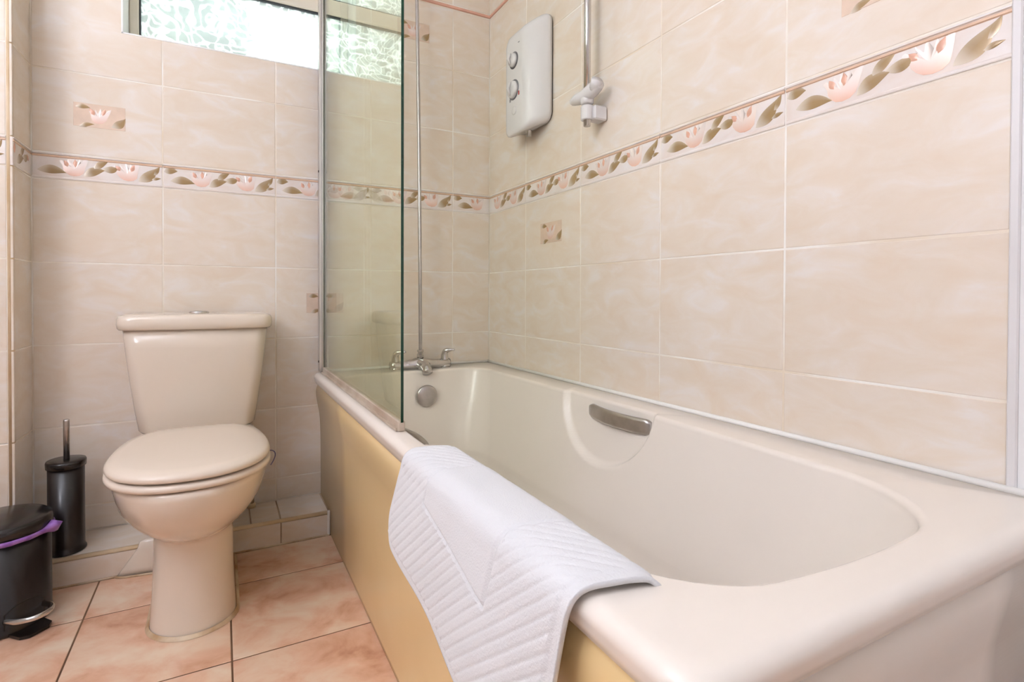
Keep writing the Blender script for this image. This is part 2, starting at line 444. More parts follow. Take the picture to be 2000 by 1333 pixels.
floor = struct(obj('floor', box(XL-.12, .16, YF-.12, .26, -.12, -.0012), 'floor_grout'))

# back wall tiles
fb = Face((0,0,0), (1,0,0), (0,0,1), wall_back)
XB = [XA, -1.191, -0.850, -0.510, -0.170, 0.0]
MOT_B = {(0,5), (2,2), (3,7)}
def clipped(face, u0, u1, v0, v1, gap=.004):
    a, b, c, d = u0+gap/2, u1-gap/2, v0+gap/2, v1-gap/2
    wx0, wx1, wz0, wz1 = WX0, WX1, WZ0, WZ1
    if b <= wx0 or a >= wx1 or d <= wz0: return face.tile(u0, u1, v0, v1)
    if a >= wx0 and b <= wx1:
        if c < wz0: return face.tile(u0, u1, v0, wz0+.002)
        return None
    if a < wx0:
        poly = [(a,c),(b,c),(b,wz0),(wx0,wz0),(wx0,d),(a,d)] if c < wz0 else [(a,c),(wx0,c),(wx0,d),(a,d)]
    else:
        poly = [(a,c),(b,c),(b,d),(wx1,d),(wx1,wz0),(a,wz0)] if c < wz0 else [(wx1,c),(b,c),(b,d),(wx1,d)]
    cx, cy = (u0+u1)/2, (v0+v1)/2
    gg = tile_geo([(x-cx, y-cy) for x, y in poly])
    return face.put('tile', mesh('tile', gg[0], gg[1], 'tile'), cx, cy)
ZB = [0.078] + ROWS
for r in range(len(ZB)-1):
    for c in range(len(XB)-1):
        if ZB[r] == 1.155:
            border_tile(fb, XB[c], XB[c+1], ZB[r], ZB[r+1], 0.0 if c else -.008)
            continue
        if ZB[r+1] < .53 and XB[c] > -.72: continue          # hidden behind the bath
        t = clipped(fb, XB[c], XB[c+1], ZB[r], ZB[r+1])
        if t is not None and (c, r-1) in MOT_B:
            motif(fb, t, (XB[c]+XB[c+1])/2, (ZB[r]+ZB[r+1])/2)
# salmon pencil strip along the top and the painted wall above
def bar_on(face, u0, u1, v0, v1, h, mat, name):
    g = loft([[(u, v0, 0), (u, v0+(v1-v0)*.2, h), (u, v0+(v1-v0)*.8, h), (u, v1, 0)] for u in (u0, u1)], True, True)
    return face.put(name, mesh(name, g[0], [q[::-1] for q in g[1]], mat), 0, 0)
bar_on(fb, WX1, -.001, 1.987, 2.001, .004, 'pencil', 'pencil_strip'); bar_on(fb, XA, WX0, 1.987, 2.001, .004, 'pencil', 'pencil_strip')
for c in range(5):
    if XB[c+1] > WX1 or XB[c] < WX0:
        a, b = max(XB[c], WX1 if XB[c+1] > WX1 else XB[c]), XB[c+1] if XB[c+1] > WX1 else min(XB[c+1], WX0)
        fb.tile(a, b, 2.003, 2.25)

# right wall tiles
fr = Face((0,0,0), (0,-1,0), (0,0,1), wall_right)
UB = [0.0, 0.300, 0.640, 0.981, 1.321, -RW_END]
ZR = [0.529, 0.655, 0.905, 1.155, 1.235, 1.485, 1.735, 1.985]
for r in range(len(ZR)-1):
    for c in range(5):
        if ZR[r] == 1.155:
            border_tile(fr, UB[c]+(.004 if c == 0 else 0), UB[c+1], ZR[r], ZR[r+1], -.040 if c == 0 else 0.0)
            continue
        t = fr.tile(UB[c]+(.003 if c == 0 else 0), UB[c+1], ZR[r], ZR[r+1])
        if (c, ZR[r]) in ((1, .905), (4, 1.235)): motif(fr, t, (UB[c]+UB[c+1])/2, (ZR[r]+ZR[r+1])/2)
bar_on(fr, .003, -RW_END, 1.987, 2.001, .004, 'pencil', 'pencil_strip')
for c in range(5): fr.tile(UB[c]+(.003 if c == 0 else 0), UB[c+1], 2.003, 2.25)
# alcove side and the short return facing the room
fa = Face((XA, 0, 0), (0,1,0), (0,0,1), wall_alcove)
fl = Face((0, YA, 0), (1,0,0), (0,0,1), wall_left_front)
for r in range(len(ZB)-1):
    if ZB[r] == 1.155:
        border_tile(fa, YA, -.003, ZB[r], ZB[r+1], -.10); border_tile(fl, XA-.352, XA-.012, ZB[r], ZB[r+1]); border_tile(fl, XA-.692, XA-.352, ZB[r], ZB[r+1])
    else:
        fa.tile(YA, -.003, ZB[r], ZB[r+1]); fl.tile(XA-.352, XA-.012, ZB[r] if r else .001, ZB[r+1]); fl.tile(XA-.692, XA-.352, ZB[r] if r else .001, ZB[r+1])
# corner beads
g = loft([[(XA-.012+.012*math.cos(a), YA+.0-.000+.012*0+(-.012*math.sin(a)+.012), z) for a in [PI/2*k/6 for k in range(7)]]+[(XA-.012, YA+.012, z)] for z in (0, TOP)], True, True)
struct(obj('trim_1', g, 'edge_bead', None, True))
struct(obj('trim_2', bbox(-.006, .002, RW_END-.011, RW_END+.001, .53, TOP, .002), 'whiteplastic'))

# floor tiles
ff = Face((0,0,0), (1,0,0), (0,1,0), floor)
XF = [-2.25, -1.992, -1.661, -1.331, -1.003, -0.672]
YFJ = [-.193, -.390, -.722, -1.054, -1.386, -1.718, -2.05, -2.382, -2.714, -3.046, -3.25]
for i in range(5):
    for j in range(10):
        x1 = XF[i+1]
        if YFJ[j+1] <= -1.9 and i == 4: x1 = -.672
        y0, y1 = YFJ[j+1], YFJ[j]
        ff.tile(XF[i], x1, y0, y1, 'floor_tile', .0038, jit=.0003)
for a, b in ((-2.25,-1.992),(-1.992,-1.661),(-1.661,-1.524)): ff.tile(a, b, -.193, -.159, 'floor_tile', .0038)
for j in range(5, 10):
    ff.tile(-.672, -.341, YFJ[j+1], YFJ[j], 'floor_tile', .0038); ff.tile(-.341, -.005, YFJ[j+1], YFJ[j], 'floor_tile', .0038)

# boxed-in tiled step along the back wall
SD, SH = .190, .078
step = struct(obj('baseboard_back', box(XA, -.69, -SD+.004, 0, 0, SH-.003), 'step_grout'))
fs = Face((0, -SD, 0), (1,0,0), (0,0,1), step); ft = Face((0,0,SH), (1,0,0), (0,1,0), step)
XS = [XA, -1.191, -.940, -.852, -.700]
for i in range(4):
    if i != 2: fs.tile(XS[i], XS[i+1] if i != 1 else -.852, .001, SH-.007)
    ft.tile(XS[i], XS[i+1], -SD+.008, 0)
gb = [( -SD+.010-.0105*math.cos(a), SH-.008+.0095*math.sin(a)) for a in [PI/2*k/6 for k in range(7)]] + [(-SD+.010, SH-.008)]
link('edge_bead', mesh('edge_bead', *loft([[(x, y, z) for y, z in gb] for x in (XA, -.702)], True, True), 'edge_bead', True), step)
link('sealant', mesh('sealant', *bbox(-.706, -.697, -SD-.003, -SD+.006, 0, SH+.004, .002), 'sealant'), step)
link('sealant', mesh('sealant', *tube([(XA, -SD-.001, .001), (-.70, -SD-.001, .001)], .0032, 6), 'old_sealant'), step)

# ------------------------------------------------------------------ window
win = bpy.data.objects.new('window_1', None); COL.objects.link(win); win['_at'] = (0,0,0); struct(win)
RD = .115                                # how deep the frame sits
def ring_frame(x0, x1, z0, z1, w, y0, y1, b=.004):
    return merge(bbox(x0, x0+w, y0, y1, z0, z1, b), bbox(x1-w, x1, y0, y1, z0, z1, b), bbox(x0+w-.001, x1-w+.001, y0, y1, z0, z0+w, b), bbox(x0+w-.001, x1-w+.001, y0, y1, z1-w, z1, b))
obj('reveal_lining', merge(box(WX0-.001, WX0+.004, -.001, RD+.01, WZ0, WZ1), box(WX1-.004, WX1+.001, -.001, RD+.01, WZ0, WZ1), box(WX0, WX1, -.001, RD+.01, WZ1-.004, WZ1), box(WX0, WX1, -.001, RD+.01, WZ0-.001, WZ0+.003)), 'reveal', win)
obj('window_frame', merge(ring_frame(WX0+.004, WX1-.004, WZ0+.003, WZ1-.004, .028, RD, RD+.06), bbox(WX0+.03, WX1-.03, RD, RD+.06, 1.905, 1.965, .004)), 'frame', win)
for za, zb in ((WZ0+.030, 1.906), (1.964, WZ1-.03)):
    obj('gasket', ring_frame(WX0+.030, WX1-.030, za, zb, .007, RD+.008, RD+.03, .001), 'gasket', win)
    obj('pane', box(WX0+.034, WX1-.034, RD+.018, RD+.022, za+.004, zb-.004), 'pane', win)

# ------------------------------------------------------------------ lamp added on the unseen left wall to imitate bounced light
LX, LY, LZ = XL+.34, -1.58, 1.40
lamp = thing('added_bounce_lamp', (XL, LY, LZ), 'added white bowl lamp on the unseen left wall, for soft bounced light', 'lamp')
o = obj('bounce_lamp_bowl', lathe([(.03, LZ-.10), (.08, LZ-.085), (.115, LZ-.045), (.13, LZ), (.124, LZ), (.11, LZ-.04), (.075, LZ-.078), (.02, LZ-.09)], LX, LY, 32), 'whiteplastic', lamp, True)
obj('bounce_lamp_arm', bbox(XL, LX-.06, LY-.03, LY+.03, LZ-.10, LZ-.05, .004), 'whiteplastic', lamp)
ld = bpy.data.lights.new('bounce_light', 'AREA'); ld.shape = 'DISK'; ld.size = .20; ld.energy = BOUNCE_POWER; ld.color = BOUNCE_COLOR
lo = bpy.data.objects.new('bounce_light', ld); COL.objects.link(lo); lo.parent = lamp
lo.matrix_local = Matrix.Translation((LX-XL, 0, .004)) @ Matrix.Rotation(math.radians(180-52), 4, 'Y')

# ------------------------------------------------------------------ bathtub
BX0, BY1, BZ = -.722, -1.738, .525
bath = thing('bathtub', (-.36, -.87, 0), 'cream acrylic bathtub with chrome grips along the tiled wall', 'bathtub')
def bath_shell():
    NC, NS, NL = 10, 24, 230
    rings = []
    def rr(x0, x1, y0, y1, r, z, bulge=0.0, taper=0.0):
        pts = rrect(x0, x1, y0, y1, r, NC, NS, NL); out = []
        xm, hw = (x0+x1)/2, (x1-x0)/2
        for x, y in pts:
            if bulge and y < y0+.16:
                k = min(1.0, (y0+.16-y)/.16); y -= bulge*k*(1-((x-xm)/hw)**2)
            if taper and y < -1.0 and x > xm: x -= taper*min(1, (-1.0-y)/.55)*((x-xm)/hw)
            out.append((x, y, z))
        return out
    def side_order(p): return p
    xo1, yo1 = -.003, -.003
    # rrect's sides: ns on +x? order: top (i=0) uses ns, left (i=1) uses nl, bottom (i=2) ns, right (i=3) nl
    for dx, z, r in ((.018,.487,.026),(.009,.485,.030),(.0065,.4865,.032),(.003,.497,.034),(.001,.505,.036),(.0,.5095,.036),(.0008,.514,.036),(.0035,.5185,.035),(.008,.5225,.032),(.014,.5245,.030),(.024,.525,.026)):
        rings.append(rr(BX0+dx, xo1-dx*.1, BY1+dx, yo1-dx*.1, [.01, .01, r, .012], z))
    ix0, ix1, iy0, iy1 = -.651, -.104, -1.640, -.128
    for k in range(0, 9):
        a = PI/2*k/8; e = .011*(1-math.sin(a)); dz = .011*(1-math.cos(a))
        rings.append(rr(ix0-e, ix1+e, iy0-e, iy1+e, [.09+e, .09+e, .12+e, .15+e], BZ-dz, .034, .024))
    fz = .135; top = BZ-.011
    n = 56
    for k in range(1, n+1):
        t = k/n; z = top - (top-fz-.09)*t
        L = ix0+.045*t; Rr = ix1-.055*t; N = iy0+.16*t**1.15; F = iy1-.045*t; r = .09+.05*t
        rings.append(rr(L, Rr, N, F, [r, r, .12+.04*t, .15+.01*t], z, .034*(1-t*.5), .024*(1-t)))
    L, Rr, N, F, rb = ix0+.045, ix1-.055, iy0+.16, iy1-.045, .14
    for k in range(1, 13):
        a = PI/2*k/12; e = .09*(1-math.cos(a)); dz = .09*math.sin(a)
        rings.append(rr(L+e, Rr-e, N+e*2.2, F-e, [max(.02, rb-e*.6)]*2+[max(.03, .16-e*.6)]*2, fz+.09-dz, .017*(1-k/14)))
    L, Rr, N, F = L+.09, Rr-.09, N+.198, F-.09
    for k in range(1, 5):
        e = (Rr-L)/2*k/5
        rings.append(rr(L+e, Rr-e, N+e, F-e, [max(.006, .086-e*.6)]*2+[max(.006, .1-e*.7)]*2, fz-.002*k))
    # shallow scallops behind the two grips
    out = []
    for r in rings:
        q = []
        for x, y, z in r:
            e = ((y+.885)/.188)**2 + ((z-.535)/.180)**2
            if e < 1 and z > .3:
                s = min(1.0, (1-e)/.13); s = s*s*(3-2*s)
                if -.20 < x < -.07: x += .017*s if x < -.086 else .017*s*max(0, (-.07-x)/.016)
                elif -.69 < x < -.55: x -= .022*s if x > -.672 else .022*s*max(0, (x+.69)/.018)
            q.append((x, y, z))
        out.append(q)
    V, F = loft(out, False, True)
    return V, F
obj('shell', bath_shell(), 'acrylic', bath, True)
def panel_profile(): return [(.012,.4835),(.004,.481),(-.002,.474),(-.0055,.462),(-.006,.448),(-.004,.430),(.0005,.405),(.005,.380),(.008,.350),(.0098,.300),(.0105,.220),(.0108,.120),(.0110,.060),(.0115,.002)]
pp = [Vector((a, b, 0)) for a, b in panel_profile()]; pp = spline(pp, 4)
rows = []
ys = [-.003, -.45, -.9, -1.35, -1.690]
def front_panel():
    rings = []
    for y in ys: rings.append([(-.706+p.x, y, p.y) for p in pp])
    for k in range(1, 9):      # round the outer corner
        a = PI/2*k/8
        rings.append([(-.676-(.03-p.x)*math.cos(a), -1.690-(.03-p.x)*math.sin(a), p.y) for p in pp])
    return loft(rings, closed=False)
o = obj('front_panel', front_panel(), 'bath_panel', bath, True); md = o.modifiers.new('thick', 'SOLIDIFY'); md.thickness = .004; md.offset = 0
o = obj('end_panel', loft([[(x, -1.720+p.x, p.y) for p in pp] for x in (-.677, -.45, -.22, -.006)], closed=False), 'end_panel', bath, True); md = o.modifiers.new('thick', 'SOLIDIFY'); md.thickness = .004; md.offset = 0
def grip(xw, sgn):
    """bowed flat chrome bar, ends set into the scallop"""
    rings = []
    for k in range(17):
        t = k/16; y = -.815-.235*t; bow = .020*math.sin(PI*t)
        x = xw + sgn*(.004+bow); h = .020; z = .487; th = .0075
        tf = min(1, min(t, 1-t)/.06); hh = h*(.75+.25*tf)
        rings.append([(x+sgn*th*math.copysign(abs(math.cos(a))**.6, math.cos(a)), y, z+hh*math.copysign(abs(math.sin(a))**.6, math.sin(a))) for a in [2*PI*j/14 for j in range(14)]])
    return loft(rings, True, True)
obj('grip_handle', grip(-.088, -1), 'brushed', bath, True)
obj('grip_handle', grip(-.668, 1), 'brushed', bath, True)
def disc_y(cx, y, cz, prof, n=36):
    return loft([[(cx+r*math.cos(2*PI*k/n), y+dy, cz+r*math.sin(2*PI*k/n)) for k in range(n)] for r, dy in prof], True, True)
of = obj('overflow_knob', disc_y(-.337, -.140, .432, [(.030,0),(.037,-.003),(.041,-.008),(.041,-.013),(.037,-.017),(.02,-.019),(.004,-.0195)]), 'brushed', bath, True)
def bead(path, r): return tube(path, r, 8)
obj('sealant', bead([(-.0058, -.006, .5290), (-.0058, -1.70, .5290)], .0056), 'sealant', bath, True)
obj('sealant', bead([(-.700, -.0056, .5290), (-.006, -.0056, .5290)], .0054), 'sealant', bath, True)

# ------------------------------------------------------------------ bath mixer tap and hose
tap = thing('bath_mixer_tap', (-.33, -.075, BZ), 'worn chrome bath mixer tap with lever handles on the bath deck', 'tap')
TY, TZ = -.072, .545
prof = [(-.455,.018),(-.44,.0195),(-.40,.0195),(-.37,.021),(-.355,.027),(-.335,.032),(-.315,.028),(-.295,.022),(-.27,.0195),(-.225,.0200),(-.214,.0195)]
obj('tap_body', loft([[(x, TY+r*math.cos(2*PI*k/20), TZ-.004+r*.95*math.sin(2*PI*k/20)) for k in range(20)] for x, r in prof], True, True), 'chrome', tap, True)
obj('spout', tube(spline([(-.335,TY,TZ-.002),(-.335,TY-.035,TZ-.004),(-.335,TY-.065,TZ-.012),(-.335,TY-.080,TZ-.026)], 5), [.024]*8+[.020]*8, 18), 'chrome', tap, True)
for x in (-.235, -.435):
    obj('tap_foot', lathe([(.022,BZ),(.020,BZ+.006),(.016,BZ+.02)], x, TY, 20), 'chrome', tap, True)
    lv = obj('lever', tube(spline([(x,TY,TZ+.010),(x,TY-.001,TZ+.030),(x+.003,TY-.008,TZ+.044),(x+.016,TY-.020,TZ+.049),(x+.032,TY-.030,TZ+.050)], 5), [.016,.016,.0155,.015,.0145,.014,.013,.0125,.012,.0115,.011,.0105,.010,.009,.008,.007,.006,.005,.0045,.004,.003], 14), 'chrome', tap, True)
obj('hose_nut', lathe([(.012,.568),(.0145,.570),(.0145,.582),(.011,.584),(.011,.588),(.0135,.590),(.0135,.597),(.010,.599)], -.335, TY, 8), 'chrome', tap)
hose = thing('shower_hose', (-.335, TY, .595), 'thin chrome shower pipe rising from the tap up the tiled wall', 'hose')
obj('hose', tube(spline([(-.335,TY,.592),(-.337,TY,.9),(-.341,TY,1.3),(-.346,TY+.003,1.7),(-.351,TY+.01,2.05),(-.352,-.03,2.10),(-.352,-.006,2.11)], 8), .0068, 10), 'brushed', hose, True)
obj('wall_clip', disc_y(-.352, -.002, 2.11, [(.026,0),(.026,-.006),(.020,-.010),(.012,-.011)], 20), 'chrome', hose, True)

# ------------------------------------------------------------------ shower screen
scr = thing('shower_screen', (-.69, -.50, BZ), 'green tinted glass bath screen in a silver wall frame', 'shower screen')
SX = -.690; SZ0, SZ1 = .545, 1.96
def glass_pane():
    v, f = box(SX-.003, SX+.003, -.957, -.040, SZ0, SZ1)
    idx = [1, 1, 1, 0, 1, 0]
    return v, f, idx
v, f, idx = glass_pane()
obj('glass_pane', (v, f), ['glass', 'glass_edge'], scr, False, idx)
obj('wall_profile', merge(bbox(SX-.0155, SX-.006, -.026, -.001, .530, SZ1+.01, .001), bbox(SX+.006, SX+.0155, -.026, -.001, .530, SZ1+.01, .001), bbox(SX-.0155, SX+.0155, -.006, -.001, .530, SZ1+.01, .001)), 'alu', scr)
obj('hinge_profile', merge(bbox(SX-.0075, SX-.0035, -.052, -.008, .536, SZ1+.005, .001), bbox(SX+.0035, SX+.0075, -.052, -.008, .536, SZ1+.005, .001), bbox(SX-.0075, SX+.0075, -.030, -.008, .536, SZ1+.005, .001)), 'chrome', scr)
obj('bottom_seal', merge(bbox(SX-.0075, SX+.0075, -.955, -.045, .5262, .548, .002), bbox(SX-.012, SX-.006, -.950, -.045, .5262, .533, .001)), 'seal_strip', scr)
for z in (.566, 1.259, 1.90):
    obj('screw', loft([[(SX-.0155-d, -.016+r*math.cos(2*PI*k/10), z+r*math.sin(2*PI*k/10)) for k in range(10)] for r, d in ((.0045,0),(.004,.002),(.001,.0025))], True, True), 'dark', scr, True)

# ------------------------------------------------------------------ electric shower
sh = thing('electric_shower', (0, -.38, 1.6), 'white electric shower unit with two dials on the tiled wall', 'shower')
def yz_ring(y0, y1, z0, z1, r, x):     # seen from the room: y0 far side, y1 near side
    return [(x, y, z) for y, z in rrect(y1, y0, z0, z1, r, 8)]
obj('back_plate', loft([yz_ring(-.272,-.479,1.416,1.786,.034,-.001), yz_ring(-.272,-.479,1.416,1.786,.034,-.007)], True, True), 'dark', sh, True)
rg = [yz_ring(-.268,-.483,1.412,1.790,.036,-.006), yz_ring(-.268,-.483,1.411,1.790,.036,-.016), yz_ring(-.270,-.480,1.408,1.787,.036,-.026),
      yz_ring(-.276,-.470,1.400,1.776,.036,-.045), yz_ring(-.290,-.448,1.388,1.756,.034,-.074), yz_ring(-.296,-.438,1.386,1.748,.032,-.082), yz_ring(-.304,-.428,1.392,1.738,.028,-.087), yz_ring(-.315,-.415,1.405,1.725,.022,-.0885)]
rg = [[p for p in r] for r in rg]
obj('cover', (lambda g: (g[0], g[1]))(loft(rg, True, True)), 'whiteplastic', sh, True)
def disc_x(x, y, z, prof, n=28): return loft([[(x-d, y+r*math.cos(2*PI*k/n), z+r*math.sin(2*PI*k/n)) for k in range(n)] for r, d in prof], True, True)
for z, r in ((1.650, .024), (1.545, .030)):
    d = obj('dial', disc_x(-.087, -.362, z, [(r,0),(r,.008),(r-.003,.014),(r*.5,.016),(.002,.0165)]), 'whiteplastic', sh, True)
    obj('dial_ring', disc_x(-.0868, -.362, z, [(r+.006,0),(r+.006,.0026),(r*.9,.0028)]), 'greymark', d, True)  # raised dark grey ring around each dial
    obj('pointer', tube([(-.103,-.362+.002,z-r*.7),(-.112,-.362,z),(-.103,-.362-.002,z+r*.8)], [.004,.006,.003], 8), 'whiteplastic', d, True)
obj('hot_mark', bbox(-.0895,-.0875,-.402,-.395,1.516,1.530,.0005), 'red', sh); obj('cold_mark', bbox(-.0895,-.0875,-.340,-.333,1.508,1.520,.0005), 'greymark', sh)
obj('maker_mark', bbox(-.0893,-.0878,-.402,-.392,1.700,1.703,.0004), 'greymark', sh)
obj('start_button', disc_x(-.087,-.366,1.470,[(.015,0),(.015,.003),(.012,.004)]), 'whiteplastic', sh, True)
obj('drain_outlet', lathe([(.010,1.380),(.010,1.398),(.013,1.400)], -.040, -.385, 14), 'chrome', sh, True)

# ------------------------------------------------------------------ riser rail
rail = thing('shower_riser_rail', (-.055, -.742, 1.33), 'chrome shower rail with white slider and wall bracket', 'shower rail')
RX, RY = -.055, -.742
obj('rail', tube([(RX,RY,1.312),(RX,RY,2.02)], .0105, 20), 'chrome', rail, True)
for z in (1.350, 1.985):
    br = obj('wall_bracket', merge(lathe([(.017,z-.021),(.0185,z-.018),(.0185,z+.018),(.017,z+.021)], RX, RY, 20), bbox(-.048, -.001, RY-.028, RY+.012, z-.022, z+.020, .004)), 'whiteplastic', rail, False)
obj('slider', merge(lathe([(.014,1.374),(.019,1.378),(.020,1.39),(.018,1.415),(.015,1.42)], RX, RY, 20),
    tube(spline([(-.062,-.672,1.402),(-.060,-.700,1.403),(-.058,-.735,1.402),(-.056,-.770,1.410),(-.055,-.800,1.420)], 4), [.006,.010,.013,.015,.017,.018,.0185,.019,.0195,.020,.021,.021,.021,.020,.0195,.018,.016], 16)), 'whiteplastic', rail, True)
obj('handset_cradle', tube([(-.060,-.770,1.404),(-.063,-.792,1.418),(-.065,-.801,1.425)], [.013,.016,.017], 14), 'whiteplastic', rail, True)

# ------------------------------------------------------------------ toilet
TX = -1.085
wc = thing('toilet', (TX, -.40, 0), 'champagne close-coupled toilet with closed lid beside the bath', 'toilet')
EGG = [(-.300,.0),(-.304,.075),(-.330,.118),(-.385,.150),(-.46,.166),(-.545,.172),(-.62,.166),(-.685,.140),(-.728,.098),(-.750,.05),(-.756,0)]
def egg(yf, yb, hw, z, n=9, cx=TX):
    half = []
    for y, w in EGG:
        t = (y-EGG[0][0])/(EGG[-1][0]-EGG[0][0]); half.append((yb+(yf-yb)*t, w/.172*hw))
    pts = [Vector((cx+w, y, 0)) for y, w in half] + [Vector((cx-w, y, 0)) for y, w in half[-2:0:-1]]
    return [(p.x, p.y, z) for p in spline(pts, 5, True)]
def rev(geo): return geo[0], [q[::-1] for q in geo[1]]
# pan
PR = [(.396,-.738,-.060,.158),(.397,-.750,-.05,.169),(.392,-.755,-.045,.1725),(.378,-.754,-.045,.1722),(.350,-.742,-.06,.1675),(.322,-.724,-.10,.1590),(.294,-.698,-.13,.1440),(.268,-.664,-.16,.1260),(.246,-.628,-.175,.1080),(.230,-.594,-.185,.0950),(.220,-.572,-.19,.0900),(.205,-.564,-.19,.0885),(.150,-.566,-.19,.0890),(.080,-.574,-.19,.0910),(.030,-.583,-.19,.0940),(.004,-.590,-.19,.0960),(.0,-.590,-.19,.0960)]
def pan_ring(z, yf, yb, hw):
    if z > .24: return egg(yf, yb, hw, z)
    pts = egg(yf, yb, hw, z); k = min(1, (.24-z)/.03)
    # pedestal: straight sided with a rounded front
    out = []
    ym = yf + hw*.95
    for i, (x, y, zz) in enumerate(pts):
        a = math.atan2(x-TX, -(y-(yf+yb)/2))
        t = (y-yb)/(yf-yb)
        w = hw if y > ym else hw*math.sqrt(max(0, 1-((ym-y)/(ym-yf))**2))
        w = min(w, hw*max(0, min(1, t/.04))**.5) if t < .04 else w
        xx = TX + math.copysign(w, x-TX) if abs(x-TX) > 1e-6 else TX
        out.append((x*(1-k)+xx*k, y, zz))
    return out
obj('pan', rev(loft([pan_ring(*r) for r in PR][::1], True, True)), 'ceramic', wc, True)
obj('foot_sealant', rev(loft([pan_ring(.008,-.5915,-.19,.0965), pan_ring(.006,-.595,-.19,.1000), pan_ring(.0005,-.599,-.19,.1040)], False, False)), 'old_sealant', wc, True)
seat = obj('seat', rev(loft([egg(-.742,-.315,.162,.3995), egg(-.7545,-.300,.1718,.4010), egg(-.7560,-.299,.1730,.4065), egg(-.7545,-.300,.1718,.4135), egg(-.735,-.32,.160,.4155)], True, True)[0:2]), 'seat', wc, True)
seat_lid = obj('seat_lid', loft([egg(-.735,-.325,.158,.4190), egg(-.751,-.310,.1690,.4202), egg(-.7545,-.306,.1715,.424), egg(-.753,-.307,.1705,.431), egg(-.745,-.314,.1650,.4375), egg(-.72,-.335,.147,.4415), egg(-.66,-.385,.105,.4435), egg(-.58,-.46,.045,.444)], True, True), 'seat', wc, True)
seat.data.flip_normals(); seat.data.update()
for x in (TX-.075, TX+.075):
    obj('hinge', tube([(x-.022,-.292,.420),(x+.022,-.292,.420)], .011, 12), 'seat', wc, True)
def cist_ring(hw, yf, z, bow=.018, yb=-.006, r=.035):
    pts = rrect(TX-hw, TX+hw, yf, yb, [.008,.008,r,r], 8, 16, 4); out = []
    for x, y in pts:
        k = max(0, min(1, (yb-.05-y)/(yb-.05-yf))); out.append((x, y-bow*k*(1-((x-TX)/hw)**2), z))
    return out
obj('cistern', loft([cist_ring(.120,-.165,.392), cist_ring(.152,-.176,.397), cist_ring(.158,-.180,.405), cist_ring(.168,-.184,.47), cist_ring(.180,-.187,.56), cist_ring(.190,-.190,.65), cist_ring(.195,-.191,.706)], True, True), 'ceramic', wc, True)
obj('cistern_lid', loft([cist_ring(.192,-.190,.7045), cist_ring(.203,-.199,.705), cist_ring(.2065,-.2025,.709), cist_ring(.2085,-.204,.722), cist_ring(.208,-.2035,.736), cist_ring(.205,-.200,.744), cist_ring(.198,-.193,.7485), cist_ring(.170,-.165,.7505), cist_ring(.10,-.11,.7515)], True, True), 'ceramic', wc, True)
fbm = obj('flush_button', lathe([(.028,.7505),(.028,.7545),(.025,.757),(.004,.758)], TX, -.105, 28), 'chrome', wc, True)
obj('outlet_shroud', loft([[(TX-.085+(-rx)*math.cos(a)*1.0, -.192-ry*math.sin(a), z) for a in [PI*k/20 for k in range(21)]] for rx, ry, z in ((.122,.020,0),(.108,.018,.02),(.090,.016,.045),(.072,.014,.07),(.066,.013,.090),(.05,.006,.096))], True, True, True), 'ceramic', wc, True)
obj('shroud_sealant', tube([(TX-.085-.124*math.cos(a), -.193-.024*math.sin(a), .002) for a in [PI*k/20 for k in range(21)]], .0035, 6), 'old_sealant', wc, True)
hk = thing('rim_hook', (-.905, -.52, .39), 'thin blue wire hook clipped over the toilet rim', 'hook')
obj('wire', tube(spline([(-.918,-.520,.399),(-.908,-.520,.401),(-.899,-.520,.396),(-.897,-.520,.386),(-.901,-.520,.374),(-.908,-.520,.362)], 5), .0013, 6), 'blue_wire', hk, True)
pipe = tag(obj('pipe_stub', merge(lathe([(.010,SH),(.010,.36)], -.933, -.03, 14), lathe([(.015,SH),(.015,SH+.012),(.011,SH+.014)], -.933, -.03, 14)), 'edge_bead', None, True), 'short cream water pipe behind the toilet on the tiled step', 'pipe')

# ------------------------------------------------------------------ toilet brush
br = thing('toilet_brush', (-1.418, -.130, SH), 'black enamel toilet brush holder with steel handle on the tiled step', 'toilet brush')
bx, by, z0 = -1.418, -.128, SH+.0005
obj('holder', lathe([(.044,z0),(.0465,z0+.001),(.0465,z0+.005),(.0435,z0+.007),(.0425,z0+.02),(.0425,.318)], bx, by, 40, 1.0, 1.05), 'black', br, True)
obj('lid', lathe([(.0435,.318),(.0465,.319),(.0470,.333),(.0455,.337),(.030,.339),(.006,.340)], bx, by, 40, 1.0, 1.05), 'blacklid', br, True)
obj('handle', lathe([(.0075,.338),(.0075,.448),(.0068,.452),(.003,.4525)], bx+.001, by, 16), 'brushed', br, True)

